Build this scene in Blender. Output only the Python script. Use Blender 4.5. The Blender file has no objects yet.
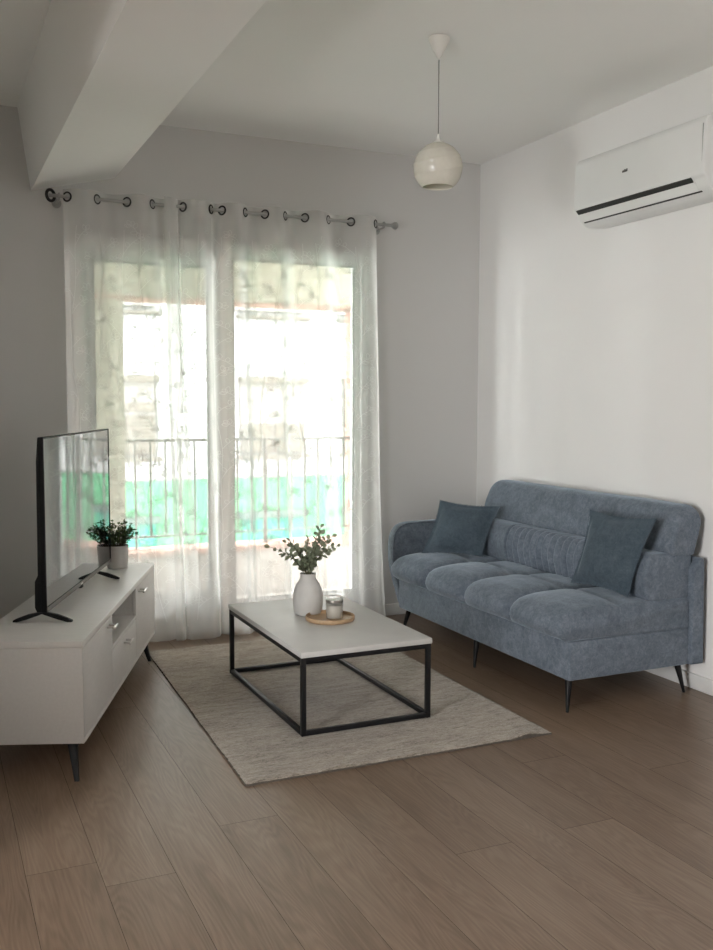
import bpy, bmesh, math, random
from mathutils import Vector, Matrix, noise as mnoise
PI = math.pi
rnd = random.Random(7)
scn = bpy.context.scene
COL = scn.collection

# ---------------------------------------------------------------- materials
def new_mat(name):
    m = bpy.data.materials.new(name); m.use_nodes = True
    nt = m.node_tree; nt.nodes.clear()
    out = nt.nodes.new('ShaderNodeOutputMaterial')
    return m, nt, out

def lk(nt, a, b): nt.links.new(a, b)

def srgb(r, g, b):
    f = lambda c: (c/255/12.92) if c/255 <= .04045 else ((c/255+.055)/1.055)**2.4
    return (f(r), f(g), f(b), 1)

def coords(nt, scale=(1, 1, 1)):
    tc = nt.nodes.new('ShaderNodeTexCoord'); mp = nt.nodes.new('ShaderNodeMapping')
    mp.inputs['Scale'].default_value = scale
    lk(nt, tc.outputs['Object'], mp.inputs['Vector'])
    return mp.outputs['Vector']

def noise(nt, vec, scale, detail=3, rough=.55, dist=0):
    n = nt.nodes.new('ShaderNodeTexNoise')
    n.inputs['Scale'].default_value = scale; n.inputs['Detail'].default_value = detail
    n.inputs['Roughness'].default_value = rough; n.inputs['Distortion'].default_value = dist
    lk(nt, vec, n.inputs['Vector'])
    return n.outputs['Fac']

def ramp(nt, fac, stops):
    r = nt.nodes.new('ShaderNodeValToRGB'); e = r.color_ramp.elements
    e[0].position, e[0].color = stops[0]; e[1].position, e[1].color = stops[-1]
    for p, c in stops[1:-1]:
        x = e.new(p); x.color = c
    lk(nt, fac, r.inputs['Fac'])
    return r.outputs['Color']

def bump(nt, h, strength, dist):
    b = nt.nodes.new('ShaderNodeBump'); b.inputs['Strength'].default_value = strength
    b.inputs['Distance'].default_value = dist
    lk(nt, h, b.inputs['Height'])
    return b.outputs['Normal']

def principled(name, col, rough=.5, metal=0, vary=.06, vscale=6, bscale=None, bstr=.2, bdist=.001,
               sheen=0, ior=1.5, scale=(1, 1, 1), coat=0, trans=0, spec=.5):
    m, nt, out = new_mat(name)
    p = nt.nodes.new('ShaderNodeBsdfPrincipled')
    p.inputs['Roughness'].default_value = rough; p.inputs['Metallic'].default_value = metal
    p.inputs['IOR'].default_value = ior
    p.inputs['Coat Weight'].default_value = coat
    p.inputs['Transmission Weight'].default_value = trans
    p.inputs['Specular IOR Level'].default_value = spec
    if sheen:
        p.inputs['Sheen Weight'].default_value = sheen; p.inputs['Sheen Roughness'].default_value = .45
        p.inputs['Sheen Tint'].default_value = (.75, .85, 1, 1)
    v = coords(nt, scale)
    n = noise(nt, v, vscale, 4)
    lo = tuple(c*(1-vary) for c in col[:3])+(1,); hi = tuple(min(1, c*(1+vary)) for c in col[:3])+(1,)
    lk(nt, ramp(nt, n, [(.3, lo), (.7, hi)]), p.inputs['Base Color'])
    if bscale:
        lk(nt, bump(nt, noise(nt, v, bscale, 3), bstr, bdist), p.inputs['Normal'])
    lk(nt, p.outputs['BSDF'], out.inputs['Surface'])
    return m

M = {}
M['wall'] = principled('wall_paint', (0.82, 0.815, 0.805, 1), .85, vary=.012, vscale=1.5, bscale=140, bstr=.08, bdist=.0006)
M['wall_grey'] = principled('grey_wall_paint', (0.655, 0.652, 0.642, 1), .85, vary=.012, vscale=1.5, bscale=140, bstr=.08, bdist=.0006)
M['ceiling'] = principled('ceiling_paint', (.88, .88, .865, 1), .9, vary=.012, vscale=1.2, bscale=120, bstr=.06, bdist=.0006)
M['trim'] = principled('trim_white', (.78, .78, .77, 1), .5, vary=.02, bscale=60, bstr=.04)
M['upvc'] = principled('window_plastic', (0.86, 0.87, 0.865, 1), .32, vary=.015)
M['gasket'] = principled('window_gasket', (.09, .1, .1, 1), .6)
M['white_board'] = principled('white_laminate', (0.68, 0.675, 0.66, 1), .42, vary=.03, vscale=14, bscale=90, bstr=.05, bdist=.0004, scale=(6, 1, 6))
M['white_top'] = principled('white_laminate_top', (.76, .755, .74, 1), .33, vary=.03, vscale=14, scale=(1, 6, 6))
M['table_top'] = principled('table_laminate', (0.57, 0.565, 0.55, 1), .36, vary=.03, vscale=9, bscale=140, bstr=.04, bdist=.0003)
M['black_metal'] = principled('black_metal', (.008, .008, .009, 1), .42, spec=.3, vary=.12, bscale=200, bstr=.04, bdist=.0003)
M['chrome'] = principled('brushed_chrome', (.70, .70, .69, 1), .28, metal=1, vary=.05, vscale=30)
M['rod'] = principled('rod_metal', (.42, .42, .41, 1), .35, metal=.8, vary=.05)
M['ring'] = principled('eyelet_metal', (.025, .025, .025, 1), .35, metal=.5, vary=.1)
M['tv_plastic'] = principled('tv_plastic', (.008, .009, .010, 1), .5, spec=.25, vary=.1, bscale=300, bstr=.05, bdist=.0003)
M['tv_screen'] = principled('tv_glass', (.012, .013, .015, 1), .035, vary=.03, ior=2.9)
M['ac'] = principled('ac_plastic', (.76, .77, .76, 1), .33, vary=.012)
M['ac_dark'] = principled('ac_slot', (.015, .015, .015, 1), .5)
M['lamp_plastic'] = principled('lamp_plastic', (.74, .73, .69, 1), .45, vary=.02)
M['cord'] = principled('lamp_cord', (.22, .21, .20, 1), .6)
M['ceramic'] = principled('matte_ceramic', (0.6, 0.59, 0.57, 1), .75, vary=.05, vscale=20, bscale=160, bstr=.12, bdist=.0006)
M['pot'] = principled('pot_ceramic', (.56, .55, .53, 1), .6, vary=.04, vscale=20, bscale=120, bstr=.08, bdist=.0005)
M['soil'] = principled('soil', (.03, .022, .016, 1), .95, vary=.4, vscale=120, bscale=150, bstr=.6, bdist=.003)
M['leaf'] = principled('houseplant_leaf', (0.09, 0.135, 0.055, 1), .5, vary=.45, vscale=35)
M['leaf_euc'] = principled('eucalyptus_leaf', (0.3, 0.335, 0.235, 1), .55, vary=.35, vscale=30)
M['stem'] = principled('stem', (.09, .085, .045, 1), .7, vary=.2, vscale=40)
M['wax'] = principled('wax', (.74, .70, .64, 1), .5, vary=.02)
M['lid'] = principled('candle_lid', (.26, .24, .22, 1), .35, metal=.7, vary=.05)
M['sofa_in'] = principled('sofa_underside', (.02, .022, .025, 1), .9)
M['cream'] = principled('balcony_plaster', (0.29, 0.28, 0.225, 1), .9, vary=.04, vscale=4, bscale=60, bstr=.1, spec=0)
M['pink'] = principled('balcony_pink_edge', (0.3, 0.185, 0.15, 1), .85, vary=.06, vscale=5, spec=0)
M['parapet'] = principled('parapet_plaster', (0.26, 0.247, 0.23, 1), .9, vary=.05, vscale=4, spec=0)
M['balcony_tile'] = principled('balcony_tile', (.45, .42, .38, 1), .7, vary=.08, vscale=4, spec=0)
M['rail'] = principled('railing_paint', (0.1, 0.1, 0.097, 1), .5, vary=.05)
M['facade'] = principled('facade_white', (0.115, 0.1145, 0.1125, 1), .9, vary=.03, vscale=1, spec=0)
M['facade_green'] = principled('facade_green', (0.024, 0.09, 0.046, 1), .85, vary=.04, vscale=1, spec=0)
M['teal'] = principled('shutter_teal', (0.008, 0.078, 0.056, 1), .7, vary=.04, vscale=2, spec=0)
M['beige'] = principled('shutter_beige', (0.048, 0.044, 0.038, 1), .8, vary=.05, vscale=3, spec=0)
M['beige_light'] = principled('window_light_beige', (0.075, 0.072, 0.067, 1), .8, vary=.05, vscale=3, spec=0)
M['grey_stone'] = principled('stone_grey', (0.03, 0.045, 0.04, 1), .85, vary=.06, vscale=3, spec=0)
M['asphalt'] = principled('street', (.25, .25, .25, 1), .9, vary=.1, vscale=1, spec=0)

def fabric(name, c, dark, light, cs=9, sheen=.5):
    m, nt, out = new_mat(name)
    p = nt.nodes.new('ShaderNodeBsdfPrincipled')
    p.inputs['Roughness'].default_value = .92; p.inputs['Specular IOR Level'].default_value = .15
    p.inputs['Sheen Weight'].default_value = sheen; p.inputs['Sheen Roughness'].default_value = .4
    p.inputs['Sheen Tint'].default_value = (.70, .82, .95, 1)
    v = coords(nt)
    a = noise(nt, v, cs, 5, .68, .6); b = noise(nt, v, 150, 3, .7)
    mx = nt.nodes.new('ShaderNodeMix'); mx.data_type = 'FLOAT'; mx.inputs[0].default_value = .42
    lk(nt, a, mx.inputs[2]); lk(nt, b, mx.inputs[3])
    md = noise(nt, v, 42, 4, .7, .8)
    m2 = nt.nodes.new('ShaderNodeMix'); m2.data_type = 'FLOAT'; m2.inputs[0].default_value = .42
    lk(nt, mx.outputs[0], m2.inputs[2]); lk(nt, md, m2.inputs[3])
    lk(nt, ramp(nt, m2.outputs[0], [(.37, dark), (.5, c), (.64, light)]), p.inputs['Base Color'])
    lk(nt, bump(nt, b, .45, .0016), p.inputs['Normal'])
    lk(nt, p.outputs['BSDF'], out.inputs['Surface'])
    return m
M['sofa'] = fabric('sofa_chenille', (.140, .168, .205, 1), (.088, .110, .140, 1), (.21, .242, .285, 1))
M['pillow'] = fabric('pillow_chenille', (.066, .090, .112, 1), (.045, .065, .083, 1), (.092, .119, .144, 1), 12, .4)

def rug_mat():
    m, nt, out = new_mat('wool_rug')
    p = nt.nodes.new('ShaderNodeBsdfPrincipled'); p.inputs['Roughness'].default_value = .97
    p.inputs['Specular IOR Level'].default_value = .05
    p.inputs['Sheen Weight'].default_value = .25
    v = coords(nt); vs = coords(nt, (1.2, 5, 1))
    a = noise(nt, vs, 5, 5, .65, 1.2); b = noise(nt, v, 170, 3, .75); c = noise(nt, coords(nt, (4, 14, 1)), 6, 4, .6, 2.2)
    mx = nt.nodes.new('ShaderNodeMix'); mx.data_type = 'FLOAT'; mx.inputs[0].default_value = .5
    lk(nt, a, mx.inputs[2]); lk(nt, b, mx.inputs[3])
    mx2 = nt.nodes.new('ShaderNodeMix'); mx2.data_type = 'FLOAT'; mx2.inputs[0].default_value = .42
    lk(nt, mx.outputs[0], mx2.inputs[2]); lk(nt, c, mx2.inputs[3])
    lk(nt, ramp(nt, mx2.outputs[0], [(.38, (.13, .108, .083, 1)), (.5, (.345, .30, .25, 1)), (.60, (.47, .425, .365, 1))]), p.inputs['Base Color'])
    lk(nt, bump(nt, mx2.outputs[0], .8, .006), p.inputs['Normal'])
    lk(nt, p.outputs['BSDF'], out.inputs['Surface'])
    return m
M['rug'] = rug_mat()
M['rug_edge'] = principled('rug_backing', (.10, .085, .07, 1), .95, vary=.2, vscale=60)

def leafy(name):
    m = M[name]; nt = m.node_tree
    p = next(n for n in nt.nodes if n.type == 'BSDF_PRINCIPLED'); out = next(n for n in nt.nodes if n.type == 'OUTPUT_MATERIAL')
    t = nt.nodes.new('ShaderNodeBsdfTranslucent'); mx = nt.nodes.new('ShaderNodeMixShader'); mx.inputs['Fac'].default_value = .4
    lk(nt, p.inputs['Base Color'].links[0].from_socket, t.inputs['Color'])
    lk(nt, p.outputs['BSDF'], mx.inputs[1]); lk(nt, t.outputs['BSDF'], mx.inputs[2]); lk(nt, mx.outputs['Shader'], out.inputs['Surface'])
leafy('leaf'); leafy('leaf_euc')

def wood_floor():
    m, nt, out = new_mat('oak_laminate')
    p = nt.nodes.new('ShaderNodeBsdfPrincipled')
    at = nt.nodes.new('ShaderNodeAttribute'); at.attribute_name = 'plank'
    tc = nt.nodes.new('ShaderNodeTexCoord')
    sc = nt.nodes.new('ShaderNodeVectorMath'); sc.operation = 'SCALE'; sc.inputs['Scale'].default_value = 37
    lk(nt, at.outputs['Vector'], sc.inputs[0])
    ad = nt.nodes.new('ShaderNodeVectorMath'); ad.operation = 'ADD'
    lk(nt, tc.outputs['Object'], ad.inputs[0]); lk(nt, sc.outputs['Vector'], ad.inputs[1])
    def mapped(s):
        mp = nt.nodes.new('ShaderNodeMapping'); mp.inputs['Scale'].default_value = s
        lk(nt, ad.outputs['Vector'], mp.inputs['Vector']); return mp.outputs['Vector']
    fine = noise(nt, mapped((55, 2.2, 1)), 3.0, 4, .62)
    broad = noise(nt, mapped((7, 1.0, 1)), 1.6, 3, .5)
    # cathedral grain: rings of a stretched, distorted noise field
    field = noise(nt, mapped((5.0, .55, 1)), 1.5, 2, .45, .3)
    ml = nt.nodes.new('ShaderNodeMath'); ml.operation = 'MULTIPLY'; ml.inputs[1].default_value = 150
    lk(nt, field, ml.inputs[0])
    sn = nt.nodes.new('ShaderNodeMath'); sn.operation = 'SINE'; lk(nt, ml.outputs[0], sn.inputs[0])
    ma = nt.nodes.new('ShaderNodeMath'); ma.operation = 'MULTIPLY_ADD'; ma.inputs[1].default_value = .5; ma.inputs[2].default_value = .5
    lk(nt, sn.outputs[0], ma.inputs[0])
    def mix(f, a, b):
        x = nt.nodes.new('ShaderNodeMix'); x.data_type = 'FLOAT'; x.inputs[0].default_value = f
        lk(nt, a, x.inputs[2]); lk(nt, b, x.inputs[3]); return x.outputs[0]
    g = mix(.11, mix(.5, broad, fine), ma.outputs[0])
    g = mix(.16, g, at.outputs['Fac'])
    c = ramp(nt, g, [(.28, (.125, .082, .053, 1)), (.48, (.192, .132, .091, 1)), (.72, (.275, .200, .145, 1))])
    lk(nt, c, p.inputs['Base Color'])
    p.inputs['Roughness'].default_value = .33
    lk(nt, bump(nt, mix(.5, fine, ma.outputs[0]), .12, .0008), p.inputs['Normal'])
    lk(nt, p.outputs['BSDF'], out.inputs['Surface'])
    return m
M['floor'] = wood_floor()
M['floor_gap'] = principled('floor_gap', (.035, .025, .018, 1), .9)

def light_wood():
    m, nt, out = new_mat('bamboo_wood')
    p = nt.nodes.new('ShaderNodeBsdfPrincipled'); p.inputs['Roughness'].default_value = .5
    n = noise(nt, coords(nt, (6, 60, 60)), 4, 4, .6, .5)
    lk(nt, ramp(nt, n, [(.3, (.36, .235, .13, 1)), (.7, (.53, .37, .225, 1))]), p.inputs['Base Color'])
    lk(nt, p.outputs['BSDF'], out.inputs['Surface'])
    return m
M['tray'] = light_wood()

def pane_mat(name, fac, tint=(1, 1, 1, 1), rough=.01):
    m, nt, out = new_mat(name)
    t = nt.nodes.new('ShaderNodeBsdfTransparent'); t.inputs['Color'].default_value = tint
    g = nt.nodes.new('ShaderNodeBsdfGlossy'); g.inputs['Roughness'].default_value = rough
    lw = nt.nodes.new('ShaderNodeLayerWeight'); lw.inputs['Blend'].default_value = .5
    pw = nt.nodes.new('ShaderNodeMath'); pw.operation = 'POWER'; pw.inputs[1].default_value = 5
    lk(nt, lw.outputs['Facing'], pw.inputs[0])
    fr = nt.nodes.new('ShaderNodeMath'); fr.operation = 'MULTIPLY_ADD'; fr.inputs[1].default_value = 1-fac; fr.inputs[2].default_value = fac
    lk(nt, pw.outputs[0], fr.inputs[0])
    mx = nt.nodes.new('ShaderNodeMixShader')
    lk(nt, fr.outputs[0], mx.inputs['Fac']); lk(nt, t.outputs['BSDF'], mx.inputs[1]); lk(nt, g.outputs['BSDF'], mx.inputs[2])
    lk(nt, mx.outputs['Shader'], out.inputs['Surface'])
    return m
M['glass'] = pane_mat('window_glass', .03, (.97, .985, .98, 1))
M['jar'] = pane_mat('jar_glass', .04, (.93, .93, .92, 1))

def sheer(name, open0, col, transl=.5):
    # woven voile: the gaps between the threads close up as the cloth is seen edge on
    m, nt, out = new_mat(name)
    tr = nt.nodes.new('ShaderNodeBsdfTransparent')
    d = nt.nodes.new('ShaderNodeBsdfDiffuse'); d.inputs['Color'].default_value = col
    t = nt.nodes.new('ShaderNodeBsdfTranslucent'); t.inputs['Color'].default_value = col
    mx = nt.nodes.new('ShaderNodeMixShader'); mx.inputs['Fac'].default_value = transl
    lk(nt, d.outputs['BSDF'], mx.inputs[1]); lk(nt, t.outputs['BSDF'], mx.inputs[2])
    lw = nt.nodes.new('ShaderNodeLayerWeight'); lw.inputs['Blend'].default_value = .5
    inv = nt.nodes.new('ShaderNodeMath'); inv.operation = 'SUBTRACT'; inv.inputs[0].default_value = 1.0
    lk(nt, lw.outputs['Facing'], inv.inputs[1])                  # cos of the view angle
    mxx = nt.nodes.new('ShaderNodeMath'); mxx.operation = 'MAXIMUM'; mxx.inputs[1].default_value = .12
    lk(nt, inv.outputs[0], mxx.inputs[0])
    rc = nt.nodes.new('ShaderNodeMath'); rc.operation = 'DIVIDE'; rc.inputs[0].default_value = 1.0
    lk(nt, mxx.outputs[0], rc.inputs[1])
    pw = nt.nodes.new('ShaderNodeMath'); pw.operation = 'POWER'; pw.inputs[0].default_value = open0
    lk(nt, rc.outputs[0], pw.inputs[1])
    m2 = nt.nodes.new('ShaderNodeMixShader')
    lk(nt, pw.outputs[0], m2.inputs['Fac']); lk(nt, mx.outputs['Shader'], m2.inputs[1]); lk(nt, tr.outputs['BSDF'], m2.inputs[2])
    lk(nt, m2.outputs['Shader'], out.inputs['Surface'])
    return m
M['voile'] = sheer('voile', .58, (.93, .93, .92, 1), .6)
M['embroidery'] = sheer('embroidery', .18, (.62, .635, .62, 1), .4)

def opal():
    m, nt, out = new_mat('opal_glass')
    p = nt.nodes.new('ShaderNodeBsdfPrincipled'); p.inputs['Base Color'].default_value = (.86, .84, .76, 1)
    p.inputs['Roughness'].default_value = .25
    t = nt.nodes.new('ShaderNodeBsdfTranslucent'); t.inputs['Color'].default_value = (.85, .82, .72, 1)
    n = noise(nt, coords(nt), 30, 3)
    lk(nt, ramp(nt, n, [(.3, (.74, .72, .65, 1)), (.7, (.82, .80, .73, 1))]), p.inputs['Base Color'])
    mx = nt.nodes.new('ShaderNodeMixShader'); mx.inputs['Fac'].default_value = .3
    lk(nt, p.outputs['BSDF'], mx.inputs[1]); lk(nt, t.outputs['BSDF'], mx.inputs[2])
    lk(nt, mx.outputs['Shader'], out.inputs['Surface'])
    return m
M['opal'] = opal()

# ---------------------------------------------------------------- mesh helpers
def merge(bm, part, mat4=None, mi=0):
    me = bpy.data.meshes.new('tmp')
    for f in part.faces: f.material_index = mi if mi else f.material_index
    part.to_mesh(me); part.free()
    if mat4 is not None: me.transform(mat4)
    bm.from_mesh(me); bpy.data.meshes.remove(me)

def box(lo, hi, r=0.0, seg=2):
    b = bmesh.new()
    bmesh.ops.create_cube(b, size=1)
    lo, hi = Vector(lo), Vector(hi)
    for v in b.verts:
        v.co = Vector(((lo[i]+hi[i])/2 + v.co[i]*(hi[i]-lo[i]) for i in range(3)))
    if r > 0:
        r = min(r, .49*min(hi[i]-lo[i] for i in range(3)))
        bmesh.ops.bevel(b, geom=list(b.edges), offset=r, segments=seg, profile=.5, affect='EDGES')
    return b

def boxes(*args):
    bm = bmesh.new()
    for a in args: merge(bm, box(*a))
    return bm

def loft(rings, closed=True, cap0=True, cap1=True):
    b = bmesh.new(); V = [[b.verts.new(p) for p in r] for r in rings]
    n = len(V[0])
    for i in range(len(V)-1):
        for j in range(n if closed else n-1):
            k = (j+1) % n
            b.faces.new((V[i][j], V[i][k], V[i+1][k], V[i+1][j]))
    if cap0: b.faces.new(list(reversed(V[0])))
    if cap1: b.faces.new(V[-1])
    bmesh.ops.recalc_face_normals(b, faces=b.faces)
    return b

def lathe(prof, n=40, centre=(0, 0, 0), cap0=True, cap1=True):
    cx, cy, cz = centre
    return loft([[(cx+r*math.cos(2*PI*k/n), cy+r*math.sin(2*PI*k/n), cz+z) for k in range(n)] for r, z in prof], True, cap0, cap1)

def tube(pts, rad, n=10, caps=True):
    pts = [Vector(p) for p in pts]; rings = []
    rs = rad if isinstance(rad, (list, tuple)) else [rad]*len(pts)
    up = None
    for i, p in enumerate(pts):
        t = (pts[min(i+1, len(pts)-1)]-pts[max(i-1, 0)]).normalized()
        if up is None:
            up = t.orthogonal().normalized()
        up = (up - t*up.dot(t)).normalized(); w = t.cross(up)
        rings.append([p+(up*math.cos(2*PI*k/n)+w*math.sin(2*PI*k/n))*rs[i] for k in range(n)])
    return loft(rings, True, caps, caps)

def torus(c, nrm, R, r, n=24, m=8):
    nrm = Vector(nrm).normalized(); a = nrm.orthogonal().normalized(); b_ = nrm.cross(a); c = Vector(c)
    rings = []
    for i in range(n):
        t = 2*PI*i/n; d = a*math.cos(t)+b_*math.sin(t)
        rings.append([c+d*(R+r*math.cos(2*PI*k/m))+nrm*r*math.sin(2*PI*k/m) for k in range(m)])
    rings.append(rings[0])
    b = loft(rings, True, False, False)
    bmesh.ops.remove_doubles(b, verts=b.verts, dist=1e-6)
    return b

def round_poly(pts, r, seg=6):
    """a closed 2D polygon with each corner rounded; r one radius or one per corner"""
    out = []; n = len(pts)
    for i in range(n):
        p = Vector(pts[i]); a = (Vector(pts[i-1])-p); c = (Vector(pts[(i+1) % n])-p)
        rr = r[i] if isinstance(r, (list, tuple)) else r
        rr = min(rr, a.length*.49, c.length*.49)
        p0 = p+a.normalized()*rr; p1 = p+c.normalized()*rr
        for k in range(seg+1):
            t = k/seg
            out.append(p0*(1-t)**2+p*2*t*(1-t)+p1*t*t)
    return out

def offset_poly(pts, d):
    n = len(pts); out = []
    area = sum(pts[i][0]*pts[(i+1) % n][1]-pts[(i+1) % n][0]*pts[i][1] for i in range(n))
    s = 1 if area > 0 else -1
    for i in range(n):
        e = (Vector(pts[(i+1) % n])-Vector(pts[i-1]))
        if e.length < 1e-9: out.append(Vector(pts[i])); continue
        e.normalize(); nr = Vector((-e[1], e[0]))*s
        out.append(Vector(pts[i])+nr*d)
    return out

def prism(pts, place, lo, hi, r=.0, seg=4):
    """2D outline carried from lo to hi along a third axis, its end rims rounded by r; place(u, v, w) -> xyz"""
    rings = []
    if r > 0:
        for k in range(seg+1):
            t = k/seg*PI/2
            q = offset_poly(pts, r*(1-math.sin(t))); rings.append([place(a[0], a[1], lo+r*(1-math.cos(t))) for a in q])
        for k in range(seg, -1, -1):
            t = k/seg*PI/2
            q = offset_poly(pts, r*(1-math.sin(t))); rings.append([place(a[0], a[1], hi-r*(1-math.cos(t))) for a in q])
    else:
        rings = [[place(a[0], a[1], w) for a in pts] for w in (lo, hi)]
    return loft(rings)

def obj(name, bm, mats, parent=None, smooth=40, world=True):
    """links bm as ONE mesh object; with world=True and a parent the vertices are in world space"""
    me = bpy.data.meshes.new(name); bm.to_mesh(me); bm.free()
    o = bpy.data.objects.new(name, me); COL.objects.link(o)
    for m in (mats if isinstance(mats, (list, tuple)) else [mats]):
        me.materials.append(M[m] if isinstance(m, str) else m)
    if parent is not None:
        chain = Matrix.Identity(4); q = parent
        while q is not None:
            chain = Matrix.LocRotScale(q.location, q.rotation_euler, q.scale) @ chain; q = q.parent
        if world: me.transform(chain.inverted())
        o.parent = parent
    if smooth:
        for f in me.polygons: f.use_smooth = True
        me.set_sharp_from_angle(angle=math.radians(smooth))
    return o

def tag(o, label, cat, group=None):
    o['label'] = label; o['category'] = cat
    if group: o['group'] = group
    return o

def thing(name, label, cat, loc, rz=0, group=None):
    o = bpy.data.objects.new(name, None); o.empty_display_size = .1; COL.objects.link(o)
    o.location = loc; o.rotation_euler = (0, 0, rz)
    return tag(o, label, cat, group)

def struct(name, bm, mats, label=None, smooth=40):
    o = obj(name, bm, mats, None, smooth); o['kind'] = 'structure'
    if label: o['label'] = label
    return o

# ---------------------------------------------------------------- room
XL, XR, YR, YB, HC = -3.0, 3.40, -4.6, 5.508, 2.969
W = .25                                                             # wall thickness
DX0, DX1, DZ0, DZ1 = .767, 2.569, .0, 2.325                        # balcony door opening

# floor: one mesh of planks with hairline gaps over a dark bed
def floor_bm():
    bm = bmesh.new(); lay = bm.loops.layers.float_color.new('plank')
    pw, off, L, g = .205, .025, 2.2, .0007
    fixed = {1: 2.86, 2: 2.70, 3: 4.3, 4: 2.948, 5: 3.4, 6: 3.9, 7: 2.457, 8: 3.25, 9: 2.464, 10: 3.0, 11: 4.2, 12: 2.75, 13: 3.5}
    r = random.Random(3)
    k0, k1 = math.floor((XL-W-off)/pw), math.ceil((XR+W-off)/pw)
    for k in range(k0, k1+1):
        x0, x1 = off+k*pw, off+(k+1)*pw
        ys = fixed.get(k, r.uniform(0, L)); y = ys-L*math.ceil((ys-YR+W)/L)
        while y < YB:
            v = r.random(); w = r.random()
            a, b = max(x0+g, XL-W), min(x1-g, XR+W); c, d = max(y+g, YR-W), min(y+L-g, YB+.0)
            y += L
            if b <= a or d <= c: continue
            f = bm.faces.new([bm.verts.new(p) for p in ((a, c, 0), (b, c, 0), (b, d, 0), (a, d, 0))])
            for lp in f.loops: lp[lay] = (v, w, v, 1)
    bed = box((XL-W, YR-W, -.2), (XR+W, YB, -.0025))
    merge(bm, bed, None, 1)
    return bm
struct('floor', floor_bm(), ['floor', 'floor_gap'], 'brown oak plank floor', smooth=0)
struct('ceiling', box((XL-W, YR-W, HC), (XR+W, YB+W, HC+.25)), 'ceiling', 'white ceiling')
struct('wall_right', box((XR, YR-W, -.2), (XR+W, YB+W, HC)), 'wall', 'white wall behind the sofa')
# left wall, never in view: a tall opening added beside the camera to let in fill daylight
LW = (-.7, .65, .3, 2.35)
XP, YP = -.06, 2.85                                                  # where the added shading partition begins
struct('shading_partition', boxes(((XP-.14, YP, 0), (XP, YB, HC)), ((XP-.14, YR, 2.25), (XP, YP, HC))), 'wall', 'unseen white partition added beside the television cabinet to shade the back wall')  # unseen wall and header, added to keep fill daylight off back wall and beam
struct('wall_left', boxes(((XL-W, YR-W, -.2), (XL, LW[0], HC)), ((XL-W, LW[1], -.2), (XL, YB+W, HC)),
                          ((XL-W, LW[0], -.2), (XL, LW[1], LW[2])), ((XL-W, LW[0], LW[3]), (XL, LW[1], HC))), 'wall')
struct('wall_rear', box((XL, YR-W, -.2), (XR, YR, HC)), 'wall')
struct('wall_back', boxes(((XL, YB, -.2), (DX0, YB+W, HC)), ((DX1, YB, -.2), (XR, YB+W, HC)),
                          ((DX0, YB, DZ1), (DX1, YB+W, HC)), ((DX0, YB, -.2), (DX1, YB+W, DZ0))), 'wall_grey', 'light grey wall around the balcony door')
# beam under the ceiling, its underside a little lower on its left edge
struct('trim_1', prism([(.497, HC+.01), (.558, 2.536), (1.006, 2.646), (1.006, HC+.01)], lambda u, v, w: (u, w, v), YR, YB+.01, 0),
       'ceiling', 'boxed white beam crossing the ceiling', smooth=0)
def skirting(name, lo, hi, label):
    struct(name, box(lo, hi, .006), 'trim', label)
skirting('baseboard_right', (XR-.014, YR, 0), (XR+.01, YB, .075), 'white skirting below the right wall')
bb = boxes(((XL, YB-.014, 0), (DX0-.02, YB+.01, .075), .006), ((DX1+.02, YB-.014, 0), (XR-.014, YB+.01, .075), .006))
struct('baseboard_back', bb, 'trim', 'white skirting below the back wall')

# ---------------------------------------------------------------- balcony door (window_1)
def frame_bm(x0, x1, z0, z1, y0, y1, wl, wr, wt, wb, r=.006):
    return boxes(((x0, y0, z0), (x0+wl, y1, z1), r), ((x1-wr, y0, z0), (x1, y1, z1), r),
                 ((x0+wl-.004, y0+.001, z1-wt), (x1-wr+.004, y1-.001, z1), r), ((x0+wl-.004, y0+.001, z0), (x1-wr+.004, y1-.001, z0+wb), r))
win = struct('window_1', frame_bm(DX0, DX1, 0, DZ1, 5.475, 5.555, .06, .05, .065, .05), 'upvc', 'white double balcony door behind the sheer curtains')
mull = obj('mullion', box((1.575, 5.475, .05), (1.65, 5.555, DZ1-.06), .005), 'upvc', win)
s1 = obj('sash', frame_bm(.805, 1.598, .045, DZ1-.045, 5.488, 5.555, .070, .063, .095, .21), 'upvc', win)
s2 = obj('sash', frame_bm(1.615, 2.532, .045, DZ1-.045, 5.495, 5.560, .075, .047, .036, .145), 'upvc', win)
for s, (x0, x1, z0, z1) in ((s1, (.875, 1.535, .255, 2.185)), (s2, (1.69, 2.485, .19, 2.244))):
    yg = 5.492 if s is s1 else 5.502
    g = frame_bm(x0-.001, x1+.001, z0-.001, z1+.001, yg, 5.520, .007, .007, .007, .007, 0)
    obj('gasket', g, 'gasket', s)
    obj('pane', box((x0, 5.523, z0), (x1, 5.529, z1)), 'glass', s, smooth=0)
h = boxes(((1.553, 5.473, .98), (1.579, 5.486, 1.10), .004))
merge(h, tube([(1.566, 5.475, 1.06), (1.566, 5.445, 1.06), (1.566, 5.437, 1.05), (1.566, 5.437, .94)], .008))
obj('door_handle', h, 'upvc', s1)

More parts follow.
